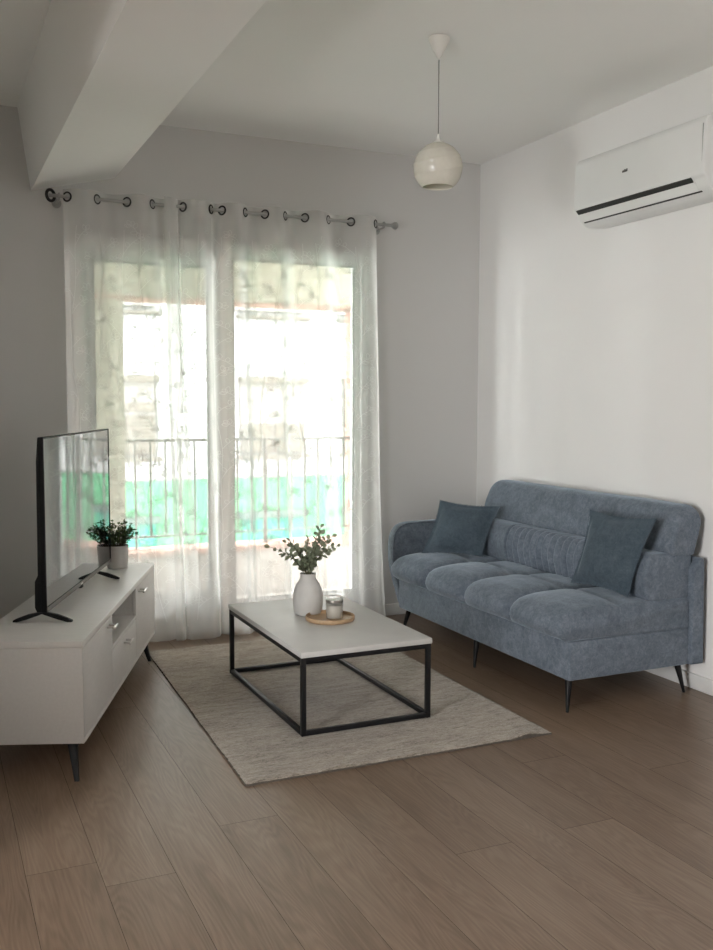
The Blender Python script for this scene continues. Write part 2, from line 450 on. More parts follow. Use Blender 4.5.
# ---------------------------------------------------------------- balcony
BY0, BY1 = 6.70, 6.95
struct('balcony_floor', box((-1.5, YB+W, -.25), (5.2, BY1-.02, -.05)), 'balcony_tile')
struct('balcony_parapet', box((-1.5, BY0+.02, -.05), (5.2, BY1-.01, .29), .006), 'parapet', 'low parapet wall under the balcony railing')
struct('parapet_cap', box((-1.5, BY0, .29), (5.2, BY1, .328), .006), 'pink')
struct('balcony_beam', boxes(((-1.5, BY0, 2.125), (5.2, BY1, 3.1)), ((-1.5, YB+W, 2.80), (5.2, BY0, 3.05))), 'cream', 'cream beam over the balcony')
struct('beam_edge', box((-1.5, BY0, 2.110), (5.2, BY1, 2.125)), 'pink')
struct('balcony_pillar', box((.1, BY0+.03, .328), (1.272, BY1-.01, 2.110)), 'cream', 'cream balcony pillar left of the railing')
struct('balcony_pillar_right', box((3.055, BY0+.03, .328), (4.4, BY1-.01, 2.110)), 'pink')
rl = thing('balcony_railing', 'grey metal balcony railing with thin upright bars outside the glass door', 'railing', (2.15, 6.85, .328))
obj('top_rail', box((1.272, 6.835, 1.105), (3.055, 6.865, 1.126), .004), 'rail', rl)
obj('bottom_rail', box((1.272, 6.84, .408), (3.055, 6.86, .423), .004), 'rail', rl)
k = 0; x = 1.365
while x < 3.02:
    r_ = .014 if k == 9 else .007
    lo = .328 if k in (0, 9) else .42
    obj('baluster', box((x-r_, 6.85-r_, lo), (x+r_, 6.85+r_, 1.106), .002), 'rail', rl)
    x += .109; k += 1

# ---------------------------------------------------------------- house across the street
FY = 14.0
hs = thing('apartment_building', 'white apartment block across the street with a mint green ground storey', 'building', (4.5, FY, -6))
obj('wall', box((-9, FY, .22), (22, FY+6, 8.5)), 'facade', hs)
obj('green_wall', box((-9, FY-.06, -6), (22, FY+6, .22)), 'facade_green', hs)
def house_window(x0, x1, zt, zb, zs, n=2, bands=()):
    w = obj('window', boxes(((x0, FY-.02, zb), (x1, FY+.02, zt))), 'beige_light', hs)
    obj('shutter_box', box((x0-.02, FY-.14, zt-.09), (x1+.02, FY-.02, zt), .01), 'beige', w)
    d = (x1-x0)/n
    for i in range(n):
        sh = bmesh.new(); a, b = x0+i*d+.03, x0+(i+1)*d-.03
        m_ = max(3, round((zs-zb)/.05)); h_ = (zs-zb)/m_
        for q in range(m_): merge(sh, box((a, FY-.06, zb+q*h_), (b, FY-.02, zb+(q+1)*h_-.003), .004))
        obj('shutter', sh, 'beige', w)
    for z0, z1 in bands: obj('blind', box((x0, FY-.05, z0), (x1, FY-.02, z1), .005), 'beige', w)
    obj('sill', box((x0-.06, FY-.16, zb-.10), (x1+.06, FY-.02, zb-.05), .01), 'beige', w)
house_window(4.385, 5.455, 1.77, .62, 1.05)
house_window(6.10, 7.17, 1.77, .62, 1.6)
house_window(2.06, 3.11, 1.77, .62, 1.19, 1, ((1.25, 1.37),))
house_window(.2, 1.25, 1.77, .62, 1.1)
for x0, x1 in ((4.35, 5.53), (6.0, 7.2), (2.0, 3.2)):
    obj('ledge', box((x0, FY-.12, 2.66), (x1, FY, 2.705), .01), 'beige', hs)
    obj('upper_sill', box((x0-.05, FY-.08, 2.77), (x1-.1, FY, 2.88), .01), 'beige_light', hs)
for x0, x1 in ((4.40, 5.40), (6.15, 7.1), (2.06, 3.07)):
    d = obj('garage_shutter', box((x0, FY-.09, -2.6), (x1, FY-.05, -.40)), 'teal', hs)
    obj('lintel', box((x0-.08, FY-.16, -.40), (x1+.06, FY-.05, -.30), .01), 'grey_stone', d)
struct('street', box((-12, 6.9, -6.3), (25, FY+6, -6.0)), 'asphalt')

# ---------------------------------------------------------------- curtains
RY, RZ = 5.39, 2.497
def make_wave(cross, first):
    """depth of the cloth at x: zero at each eyelet, in front of the rod (-) or behind it (+) between them"""
    def wave(x):
        if x <= cross[0]: s, a, b = -first, cross[0]-.12, cross[0]
        elif x >= cross[-1]: s, a, b = first*(-1)**(len(cross)-1), cross[-1], cross[-1]+.12
        else:
            i = max(j for j in range(len(cross)-1) if cross[j] <= x)
            s, a, b = first*(-1)**i, cross[i], cross[i+1]
        return s*math.sin(PI*min(1, max(0, (x-a)/(b-a))))*min(1, .55+(b-a)/.3)
    return wave

def curtain(label, x0, x1, cross, first, ext, zbot, seed, vines, rings, yback):
    root = thing('sheer_curtain', label, 'curtain', ((x0+x1)/2, RY, 0), 0, 'sheer curtain panels on the rod')
    wave = make_wave(cross, first); r = random.Random(seed); ph = [r.uniform(0, 6.28) for _ in range(8)]
    dl, dr = ext
    def P(u, z, off=0.0):
        t = (RZ+.04-z)/2.52; t = min(1, max(0, t))
        um = u + .012*math.sin(3.1*z+ph[0]+5*u)*t
        A = .042*(1-.25*t) * (1+.25*math.sin(7*u+2.2*z+ph[1])*t)
        y = A*wave(um)
        y += t*(.010*math.sin(41*u+1.3*math.sin(2.1*z+ph[2])+ph[3]) + .006*math.sin(83*u+1.7*z+ph[4]))
        s = (u-x0)/(x1-x0)
        x = u + t*(dl*(1-s)+dr*s) + .016*t*math.sin(29*u+.9*z+ph[5])
        yy = RY + y + yback*min(1, t*2)
        if z < .2: yy += .012*math.sin(23*u+ph[6])*(1-z/.2)
        return Vector((x, yy-off, z))
    bm = bmesh.new(); nu = int((x1-x0)/.006); zs = [RZ+.042-.03*i for i in range(1000) if RZ+.042-.03*i > .14]
    nz = len(zs)
    grid = []
    for j in range(nu+1):
        u = x0+(x1-x0)*j/nu; col = []
        zb = zbot(u)
        full = zs+[.14+(zb-.14)*k/4 for k in range(1, 5)]
        for z in full: col.append(bm.verts.new(P(u, z)))
        grid.append(col)
    for j in range(nu):
        for i in range(len(grid[0])-1):
            bm.faces.new((grid[j][i], grid[j][i+1], grid[j+1][i+1], grid[j+1][i]))
    # hems: a second layer of cloth along the side edges and the foot
    def strip(fn, n):
        pr = None
        for i in range(n+1):
            a, b = fn(i/n); a, b = bm.verts.new(a), bm.verts.new(b)
            if pr: bm.faces.new((pr[0], pr[1], b, a))
            pr = (a, b)
    strip(lambda t: (P(x0, RZ+.04-2.44*t, .003), P(x0+.022, RZ+.04-2.44*t, .003)), 60)
    strip(lambda t: (P(x1-.022, RZ+.04-2.44*t, .003), P(x1, RZ+.04-2.44*t, .003)), 60)
    strip(lambda t: (P(x0+(x1-x0)*t, zbot(x0+(x1-x0)*t)+.002, .004), P(x0+(x1-x0)*t, zbot(x0+(x1-x0)*t)+.075, .004)), nu//2)
    strip(lambda t: (P(x0+(x1-x0)*t, RZ+.038, .003), P(x0+(x1-x0)*t, RZ-.05, .003)), nu//2)
    # embroidered vines on the room side of the cloth
    def poly(pts):
        try: f = bm.faces.new([bm.verts.new(P(u, z, .004)) for u, z in pts]); f.material_index = 1
        except ValueError: pass
    def stroke(pts, w):
        for (u0, z0), (u1, z1) in zip(pts, pts[1:]):
            du, dz = u1-u0, z1-z0; L = math.hypot(du, dz) or 1; nx, nz_ = -dz/L*w/2, du/L*w/2
            poly(((u0+nx, z0+nz_), (u0-nx, z0-nz_), (u1-nx, z1-nz_), (u1+nx, z1+nz_)))
    def leaf(u, z, a, L, w):
        ca, sa = math.cos(a), math.sin(a)
        prof = [(0, 0), (.25, .8), (.55, 1), (.85, .55), (1, 0)]
        up = [(u+ca*p*L-sa*q*w/2, z+sa*p*L+ca*q*w/2) for p, q in prof]
        dn = [(u+ca*p*L+sa*q*w/2, z+sa*p*L-ca*q*w/2) for p, q in reversed(prof[1:-1])]
        if r.random() < .0: poly(up+dn)
        else: stroke(up+dn+[up[0]], .0022)
    inside = lambda u: x0+.02 < u < x1-.02
    for vx in vines:
        p1, p2 = r.uniform(0, 6), r.uniform(0, 6)
        f = lambda z: vx+.026*math.sin(4.2*z+p1)+.010*math.sin(11*z+p2)
        zz = [.12+.025*i for i in range(90)]
        stroke([(f(z), z) for z in zz if inside(f(z))], .0032)
        z = .16+r.uniform(0, .05); side = 1
        while z < 2.30:
            L = r.uniform(.07, .13); a = r.uniform(.7, 1.1); pts = []
            for q in range(7):
                t = q/6; pts.append((f(z)+side*L*math.cos(a)*t, z+L*math.sin(a)*t+.012*math.sin(PI*t)))
            pts = [p for p in pts if inside(p[0])]
            if len(pts) > 2:
                stroke(pts, .0026)
                for q in range(2, len(pts), 2):
                    aa = (a if side > 0 else PI-a)
                    leaf(*pts[q], aa+(.95 if q % 4 else -.95), r.uniform(.024, .034), r.uniform(.015, .021))
                eu, ez = pts[-1]
                if inside(eu+side*.02):
                    for q in range(3): leaf(eu, ez, aa+(q-1)*.9, r.uniform(.028, .038), .020)
            z += r.uniform(.075, .11); side = -side
    obj('voile_cloth', bm, ['voile', 'embroidery'], root, smooth=180)
    for c in rings:
        e = 1e-3; d = (P(c+e, RZ)-P(c-e, RZ)); nrm = Vector((d.y, -d.x, 0))
        obj('eyelet', torus((c, RY, RZ), nrm, .0235, .0052), 'ring', root, smooth=180)
    return root

LC = [.732, .889, 1.051, 1.19]
curtain('narrower left sheer white embroidered curtain panel, partly behind the television', .712, 1.318, LC, -1, (-.0, .16),
        lambda u: .004+.02*max(0, (u-.94)/.36)**2*.6, 11, [.757+.121*i for i in range(5)], LC, .025)
RC = [1.33, 1.365, 1.528, 1.593, 1.732, 1.854, 1.979, 2.106, 2.256, 2.408, 2.574]
curtain('wide right sheer white embroidered curtain panel behind the coffee table', 1.25, 2.582, RC, 1, (.03, .055),
        lambda u: .006+.02*max(0, (u-1.45)/1.1), 23, [1.30+.126*i for i in range(11)], RC[1:], .0)

rod = thing('curtain_rod', 'grey metal curtain rod on brackets above the balcony door', 'curtain rod', (1.66, RY, RZ))
obj('rod', tube([(.636, RY, RZ), (2.685, RY, RZ)], .0095, 14), 'rod', rod)
for x, s in ((2.685, 1),):
    f = tube([(x, RY, RZ), (x+s*.006, RY, RZ), (x+s*.008, RY, RZ), (x+s*.018, RY, RZ), (x+s*.03, RY, RZ), (x+s*.04, RY, RZ), (x+s*.043, RY, RZ)],
             [.012, .012, .016, .022, .024, .016, .004], 18)
    obj('finial', f, 'rod', rod, smooth=60)
for x in (.69, 2.632):
    b = tube([(x, RY, RZ-.016), (x, RY+.03, RZ-.018), (x, YB-.002, RZ-.018)], .006, 10)
    merge(b, torus((x, RY, RZ), (1, 0, 0), .0155, .004))
    merge(b, tube([(x, YB-.008, RZ-.018), (x, YB+.001, RZ-.018)], .026, 20))
    obj('bracket', b, 'rod', rod, smooth=60)
obj('end_ring', torus((.646, RY, RZ), (.62, -.78, 0), .029, .0085, 32, 10), 'ring', rod, smooth=180)

# ---------------------------------------------------------------- rug
def rug():
    bm = bmesh.new(); nx, ny = 130, 200
    def P(i, j):
        u, v = i/nx, j/ny
        xl = 1.026+.062*v; xr = 2.37+.005*v
        x = xl+(xr-xl)*u; y = 3.217+(5.20-3.217)*v
        e = .0025*mnoise.noise(Vector((x*7, y*7, 0)))
        if i in (0, nx): x += e+.004*mnoise.noise(Vector((y*40, 3, 0)))
        if j in (0, ny): y += e*1.2+.004*mnoise.noise(Vector((x*40, 9, 0)))
        z = .0125+.0012*mnoise.noise(Vector((x*60, y*60, 1)))+.0012*mnoise.noise(Vector((x*9, y*22, 5)))
        d = math.hypot((x-2.25)/.05, (y-3.22)/.07); z += .010*math.exp(-d*d)
        if i in (0, nx) or j in (0, ny): z -= .004
        return Vector((x, y, z))
    g = [[bm.verts.new(P(i, j)) for j in range(ny+1)] for i in range(nx+1)]
    for i in range(nx):
        for j in range(ny): bm.faces.new((g[i][j], g[i+1][j], g[i+1][j+1], g[i][j+1]))
    rim = [g[i][0] for i in range(nx+1)]+[g[nx][j] for j in range(1, ny+1)]+[g[i][ny] for i in range(nx-1, -1, -1)]+[g[0][j] for j in range(ny-1, 0, -1)]
    low = [bm.verts.new((v.co.x, v.co.y, .0005)) for v in rim]
    n = len(rim)
    for k in range(n):
        f = bm.faces.new((rim[k], low[k], low[(k+1) % n], rim[(k+1) % n])); f.material_index = 1
    f = bm.faces.new(low); f.material_index = 1
    return bm
tag(obj('area_rug', rug(), ['rug', 'rug_edge'], None, 60), 'beige wool rug with faint darker streaks under the coffee table', 'rug')

# ---------------------------------------------------------------- coffee table
TX0, TX1, TY0, TY1, TH, ZR = 1.381, 1.988, 3.578, 4.602, .370, .0145
ct = thing('coffee_table', 'low coffee table with pale grey top and black square-tube frame', 'coffee table', ((TX0+TX1)/2, (TY0+TY1)/2, ZR))
obj('tabletop', box((TX0-.004, TY0-.004, TH-.024), (TX1+.004, TY1+.004, TH), .0025), 'table_top', ct)
q = .021
for x in (TX0, TX1-q):
    for y in (TY0, TY1-q):
        obj('leg', box((x, y, ZR), (x+q, y+q, TH-.0245), .0015), 'black_metal', ct)
for z0, nm in ((ZR+.001, 'lower_rail'), (TH-.0245-q, 'upper_rail')):
    for y in (TY0, TY1-q): obj(nm, box((TX0+q, y+.0005, z0), (TX1-q, y+q-.0005, z0+q-.001), .0015), 'black_metal', ct)
    for x in (TX0, TX1-q): obj(nm, box((x+.0005, TY0+q, z0), (x+q-.0005, TY1-q, z0+q-.001), .0015), 'black_metal', ct)

# vase and eucalyptus
VX, VY = 1.668, 4.235
vase_p = [(.058, .0), (.064, .003), (.069, .02), (.073, .05), (.0735, .085), (.069, .115), (.058, .145), (.046, .163), (.040, .173), (.0375, .18), (.0375, .197), (.0385, .2),
          (.036, .2), (.0345, .195), (.034, .18), (.03, .16), (.03, .03)]
tag(obj('vase', lathe(vase_p, 48, (VX, VY, TH)), 'ceramic', None, 60), 'matte warm grey bottle vase holding eucalyptus on the coffee table', 'vase')
ve = bpy.data.objects['vase']

def leaf_geo(bm, p, d, up, L, w, curl=.15, mi=0, round_=False):
    d = Vector(d).normalized(); up = Vector(up); up = (up-d*up.dot(d))
    if up.length < 1e-4: up = d.orthogonal()
    up.normalize(); s = d.cross(up)
    prof = [(.0, .12), (.2, .72), (.45, 1), (.7, .88), (.9, .45), (1, .05)] if round_ else [(.0, .1), (.2, .62), (.45, 1), (.75, .62), (1, .03)]
    rows = []
    for t, q in prof:
        c = p+d*L*t-up*curl*L*t*t
        rows.append([bm.verts.new(c-s*q*w/2+up*q*w*.12), bm.verts.new(c), bm.verts.new(c+s*q*w/2+up*q*w*.12)])
    for a, b in zip(rows, rows[1:]):
        for k in range(2):
            f = bm.faces.new((a[k], a[k+1], b[k+1], b[k])); f.material_index = mi

def sprig(tip, bend, nleaf, size, seed):
    r = random.Random(seed)
    t = thing('eucalyptus_sprig', 'green eucalyptus sprig with round leaves standing in the grey vase', 'plant', (VX, VY, TH+.03), 0, 'eucalyptus sprigs in the vase')
    base = Vector((VX+r.uniform(-.01, .01), VY+r.uniform(-.01, .01), TH+.035))
    neck = Vector((VX+(tip[0])*.09, VY+tip[1]*.09, TH+.195)); end = Vector((VX+tip[0], VY+tip[1], TH+.2+tip[2]))
    ctrl = neck+Vector((tip[0]*.25, tip[1]*.25, tip[2]*bend))
    pts = [base, neck]
    for k in range(1, 13):
        s = k/12; pts.append(neck*(1-s)**2+ctrl*2*s*(1-s)+end*s*s)
    obj('stem', tube(pts, [.0022]*2+[.0021-.0012*k/12 for k in range(12)], 6), 'stem', t, 180)
    bm = bmesh.new()
    for k in range(nleaf):
        s = .14+.86*k/(nleaf-1); p = neck*(1-s)**2+ctrl*2*s*(1-s)+end*s*s
        tan = (ctrl-neck)*(1-s)+(end-ctrl)*s; tan.normalize()
        side = tan.orthogonal().normalized(); side.rotate(Matrix.Rotation(r.uniform(0, 6.28), 3, tan))
        for sg in (1, -1):
            if k == nleaf-1 and sg < 0: continue
            d = (side*sg+tan*r.uniform(.3, .9)+Vector((0, 0, r.uniform(-.2, .3)))) if k < nleaf-1 else tan
            L = size*r.uniform(.8, 1.2)*(1-.35*s)
            n_ = Vector((r.uniform(-1, 1), -abs(r.uniform(.2, 1)), r.uniform(.2, 1)))
            leaf_geo(bm, p, d, n_, L, L*.78, r.uniform(0, .25), 0, True)
    obj('leaves', bm, 'leaf_euc', t, 180)
spr = [((-.185, .03, .135), .75), ((-.125, -.04, .165), .8), ((-.075, .05, .155), .7), ((-.03, -.05, .125), .6), ((.02, .06, .16), .6), ((.06, -.03, .19), .6),
       ((.085, .04, .215), .75), ((.12, -.02, .175), .8), ((.165, .03, .12), .85), ((-.11, .04, .09), .9), ((.10, .03, .10), .9), ((0, -.06, .09), .8), ((-.05, .0, .12), .7), ((.05, .05, .13), .7)]
for i, (tp, b) in enumerate(spr): sprig(tp, b, 8 if i < 9 else 6, .038, 40+i)

# tray and candle
CX, CY = 1.724, 4.078
tag(obj('serving_tray', lathe([(.108, 0), (.113, .002), (.116, .006), (.117, .020), (.1155, .022), (.113, .021), (.1115, .009), (.108, .0075), (.0001, .0075)], 64, (CX-.006, CY-.002, TH), True, False), 'tray', None, 50),
    'round light wooden tray with low rim beside the grey vase', 'tray')
cz = TH+.0078
cd = thing('candle_jar', 'glass candle jar with cream wax and dark lid standing on the wooden tray', 'candle', (CX+.012, CY-.012, cz))
cxx, cyy = CX+.012, CY-.012
obj('jar', lathe([(.036, 0), (.040, .002), (.041, .006), (.041, .078), (.039, .078), (.0388, .006), (.0001, .005)], 40, (cxx, cyy, cz), True, False), 'jar', cd, 50)
obj('wax', lathe([(.036, .0056), (.0382, .008), (.0382, .062), (.036, .064), (.0001, .0635)], 40, (cxx, cyy, cz), True, False), 'wax', cd, 50)
lid = obj('lid', lathe([(.0415, .078), (.042, .079), (.042, .0895), (.041, .091), (.0001, .091)], 40, (cxx, cyy, cz), True, False), 'lid', cd, 50)
obj('lid_top', lathe([(.040, .0912), (.0405, .093), (.0395, .0965), (.037, .098), (.0001, .098)], 40, (cxx, cyy, cz), True, False), 'jar', cd, 50)

# ---------------------------------------------------------------- television cabinet (local frame: x out of the front, y along the front away from the camera)
ANG = math.radians(21.16)
cb = thing('television_cabinet', 'low white television cabinet with two doors, a drawer and black legs', 'cabinet', (.508, 3.570, 0), -ANG)
LO = lambda nm, bm, mt, par=cb, sm=40: obj(nm, bm, mt, par, sm, world=False)
CL, CD, Z0, Z1 = 1.713, .418, .120, .51
t = .018
LO('top_panel', box((-CD, 0, Z1-.025), (0, CL, Z1), .002), 'white_top')
LO('side_panel', box((-CD, .001, Z0), (-.002, t, Z1-.0255), .0012), 'white_board')
LO('side_panel', box((-CD, CL-t, Z0), (-.002, CL-.001, Z1-.0255), .0012), 'white_board')
LO('bottom_panel', box((-CD, t+.0005, Z0), (-.0005, CL-t-.0005, Z0+.014), .0012), 'white_board')
LO('back_panel', box((-CD, t+.0005, Z0+.015), (-CD+.006, CL-t-.0005, Z1-.026)), 'white_board')
D1, D2 = .560, 1.130
LO('divider', box((-CD+.007, D1-.003-t, Z0+.0145), (-.022, D1-.003, Z1-.026)), 'white_board')
LO('divider', box((-CD+.007, D2+.003, Z0+.0145), (-.022, D2+.003+t, Z1-.026)), 'white_board')
LO('shelf', box((-CD+.007, D1-.002, .333), (-.003, D2+.002, .349)), 'white_board')
def handle(y0, y1, z, par):
    b = box((.024, y0, z-.0055), (.034, y1, z+.0055), .002)
    for y in (y0+.018, y1-.018): merge(b, tube([(-.001, y, z), (.026, y, z)], .0045, 10))
    LO('handle', b, 'chrome', par, 50)
ft = .018
d1 = LO('door', box((-.020, .003, Z0+.016), (-.002, D1-.005, Z1-.028), .001), 'white_board')
handle(.425, .508, Z1-.055, d1)
d2 = LO('door', box((-.020, D2+.005, Z0+.016), (-.002, CL-.003, Z1-.028), .001), 'white_board')
handle(1.185, 1.275, Z1-.055, d2)
dr = LO('drawer', box((-.020, D1+.001, Z0+.016), (-.002, D2-.001, .330), .001), 'white_board')
handle(.785, .875, .298, dr)
def cab_leg(x, y, sx, sy):
    z = Z0-.0005; rg = []
    for tt in (0, .12, 1):
        h = .0165*(1-tt)+.0075*tt; c = (x+sx*tt, y+sy*tt, z*(1-tt))
        rg.append([(c[0]+a*h, c[1]+b*h, c[2]) for a, b in ((-1, -1), (-.5, -1.15), (.5, -1.15), (1, -1), (1.15, 0), (1, 1), (.5, 1.15), (-.5, 1.15), (-1, 1), (-1.15, 0))])
    b = loft(rg)
    merge(b, box((x-.03, y-.03, z-.004), (x+.03, y+.03, z), .001))
    LO('leg', b, 'black_metal', cb)
cab_leg(-.052, .034, .034, -.088); cab_leg(-.050, CL-.115, .040, -.028); cab_leg(-CD+.055, .045, -.02, -.02); cab_leg(-CD+.06, CL-.06, -.02, .02)

# ---------------------------------------------------------------- television
TA = math.radians(21.9)
tv = thing('television', 'large flat black television standing on the white cabinet, screen reflecting the window', 'television', (.416, 3.950, Z1), -TA)
TO = lambda nm, bm, mt, par=tv, sm=40: obj(nm, bm, mt, par, sm, world=False)
s0, s1_, b0, b1 = -.010, 1.195, .040, .745
TO('bezel', boxes(((-.010, s0, b0), (.012, s0+.006, b1), .001), ((-.010, s1_-.007, b0), (.012, s1_, b1), .001),
                  ((-.010, s0+.005, b1-.007), (.012, s1_-.006, b1), .001), ((-.010, s0+.005, b0), (.012, s1_-.006, b0+.020), .001)), 'tv_plastic')
TO('screen', box((-.008, s0+.0055, b0+.0195), (.0095, s1_-.0065, b1-.0065)), 'tv_screen')
TO('chin', box((.0122, s0+.006, b0+.0005), (.0135, s1_-.007, b0+.019), .0004), M['cord'])
bk = loft([[(x_, y_, z_) for (x_, z_) in ((-.010, b0+.001), (-.010, b1-.001), (-.012, b1-.004), (-.019, b1-.10), (-.022, b0+.15), (-.034, b0+.125), (-.036, b0+.02), (-.028, b0+.001))]
           for y_ in (s0+.001, s1_-.001)])
TO('rear_cover', bk, 'tv_plastic')
TO('led_module', boxes(((.013, .54, b0-.010), (.016, .575, b0+.004), .002), ((-.008, .54, b0-.010), (.013, .575, b0-.0005), .002)), 'tv_plastic')
TO('badge', boxes(((.0136, .540, b0+.006), (.0145, .578, b0+.013), .0003)), M['chrome'])
for y in (.0, .925):
    b = bmesh.new()
    for sg in (1, -1):
        rg = []
        for tt in (0, .15, .5, .85, 1):
            xx = -.008+sg*(tt*.118); hz = .040*(1-tt)**1.15+.0005; th = .019*(1-.35*tt)
            w_ = .026*(1-.3*tt); top = hz+th*(.8 if tt < 1 else .55)
            rg.append([(xx, y-w_/2, max(.0005, hz-.006)), (xx, y+w_/2, max(.0005, hz-.006)), (xx, y+w_/2*.7, min(top, .0395)), (xx, y-w_/2*.7, min(top, .0395))])
        merge(b, loft(rg))
    TO('foot', b, 'tv_plastic')

# ---------------------------------------------------------------- potted plant
PX, PY = .915, 5.105
pp = thing('potted_plant', 'small bushy green plant in a pale pot at the far end of the cabinet', 'plant', (PX, PY, Z1))
obj('pot', lathe([(.048, 0), (.052, .002), (.054, .012), (.058, .07), (.0595, .118), (.0595, .121), (.056, .121), (.0545, .11), (.0001, .109)], 44, (PX, PY, Z1), True, False), 'pot', pp, 50)
obj('soil', lathe([(.0535, .1095), (.053, .113), (.03, .115), (.0001, .116)], 30, (PX, PY, Z1), True, False), 'soil', pp, 60)
sb, lb = bmesh.new(), bmesh.new(); r = random.Random(5)
for i in range(60):
    a = r.uniform(0, 6.28); rad = math.sqrt(r.random()); hgt = r.uniform(.055, .125)*(1-.35*rad*rad)+.01
    base = Vector((PX+.035*rad*math.cos(a), PY+.035*rad*math.sin(a), Z1+.114))
    end = Vector((PX+.108*rad*math.cos(a), PY+.108*rad*math.sin(a), Z1+.118+hgt))
    mid = (base+end)/2+Vector((0, 0, .018)); pts = [base*(1-s)**2+mid*2*s*(1-s)+end*s*s for s in [k/6 for k in range(7)]]
    merge(sb, tube(pts, [.0013-.0001*k for k in range(7)], 5))
    for k in range(1, 7):
        p = pts[k]; tan = (pts[k]-pts[k-1]).normalized()
        for q in range(3 if k < 6 else 4):
            d = Vector((r.uniform(-1, 1), r.uniform(-1, 1), r.uniform(-.2, .8)))+tan*.5
            leaf_geo(lb, p, d, (r.uniform(-.6, .6), r.uniform(-.6, .6), 1), r.uniform(.014, .021), r.uniform(.009, .013), .2)
obj('stems', sb, 'stem', pp, 180)
obj('foliage', lb, 'leaf', pp, 180)

# ---------------------------------------------------------------- sofa
SY0, SY1 = 3.40, 5.04
sf = thing('sofa', 'blue-grey chenille sofa with one rounded arm, channel-stitched back and black legs', 'sofa', (2.92, 4.24, 0))
so_map = Matrix.Translation((2.598, 3.40, 0)) @ Matrix.Diagonal((1.02, 1.03, 1.012, 1)) @ Matrix.Translation((-2.556, -3.40, 0))
sf.location = so_map @ sf.location
def sobj(name, bm, *a):
    bm.transform(so_map); return obj(name, bm, *a)
sobj('base', box((2.556, SY0+.002, .146), (3.262, SY1, .322), .010, 3), 'sofa', sf)

def seat():
    prof0 = [(2.60, .324), (2.560, .3235), (2.527, .332), (2.503, .352), (2.494, .378), (2.498, .405), (2.515, .430), (2.543, .448), (2.580, .458),
             (2.63, .463), (2.68, .466), (2.73, .467), (2.78, .467), (2.83, .467), (2.88, .467), (2.93, .466), (2.98, .465), (3.06, .462), (3.15, .46), (3.24, .458), (3.245, .40), (3.245, .324)]
    # denser profile
    prof = []
    for (a, b), (c, d) in zip(prof0, prof0[1:]):
        n = max(1, int(math.hypot(c-a, d-b)/.014))
        prof += [(a+(c-a)*k/n, b+(d-b)*k/n) for k in range(n)]
    prof.append(prof0[-1]); n = len(prof)
    nrm = []
    for i in range(n):
        a, b = prof[max(0, i-1)], prof[min(n-1, i+1)]; dx, dz = b[0]-a[0], b[1]-a[1]; L = math.hypot(dx, dz) or 1
        nrm.append((-dz/L, dx/L))
    seams = [SY0+(SY1-SY0)*k/4 for k in (1, 2, 3)]
    lobe = (SY1-SY0)/4
    ny = 164; rings = []
    for j in range(ny+1):
        y = SY0+(SY1-SY0)*j/ny; ring = []
        endl = (SY1-y); endr = (y-SY0)
        for i, (x, z) in enumerate(prof):
            back = min(1, max(0, (x-2.80)/.10)); fr = 1-back
            topw = min(1, max(0, (z-.335)/.03))
            d = 0
            for s in seams:
                dy = abs(y-s)
                d -= fr*.046*math.exp(-(dy/.020)**1.2)+back*.012*math.exp(-(dy/.02)**1.4)
            # each lobe swells between its seams
            tt = ((y-SY0) % lobe)/lobe
            d += (.026*fr+.012*back)*(1-abs(2*tt-1)**2.6)
            # lengthwise stitch line with a tuft at each seam
            d -= .014*math.exp(-((x-2.84)/.03)**2)*(1 if z > .44 else 0)
            for s in seams: d -= .016*math.exp(-(((x-2.84)/.04)**2+((y-s)/.05)**2))*(1 if z > .44 else 0)
            d *= topw if i < n-4 else 0
            # rounded ends: strongly by the arm, tight at the open end
            for e, R in ((endl, .05), (endr, .020)):
                if e < R: d -= (R-math.sqrt(max(0, R*R-(R-e)**2)))*(.75 if i < n-4 else 0)
            d += .0022*mnoise.noise(Vector((x*14, y*14, z*14)))*topw
            ring.append((x+nrm[i][0]*d, y, max(.3235, z+nrm[i][1]*d)))
        rings.append(ring)
    b = loft(rings, True)
    return b
sobj('seat_cushion', seat(), 'sofa', sf, 60)

# arm: one rounded upholstered wing at the window end
arm2 = round_poly([(2.600, .135), (2.515, .42), (2.530, .655), (3.285, .668), (3.285, .135)], [.03, .18, .14, .03, .02], 8)
sobj('arm', prism(arm2, lambda u, v, w: (u, w, v), SY1+.002, SY1+.105, .035, 5), 'sofa', sf, 60)
ab = [(p[0], SY1+.012, p[1]) for p in offset_poly(arm2, .004)]
sobj('arm_piping', tube(ab[:36], .0055, 8), 'sofa', sf, 180)
# back shell behind base and bolster, its edge showing at the open end
sobj('back_shell', prism(round_poly([(3.235, .15), (3.235, .62), (3.300, .67), (3.312, .15)], [.006, .03, .04, .006], 5), lambda u, v, w: (u, w, v), SY0-.022, SY1+.06, .008, 3), 'sofa', sf, 60)

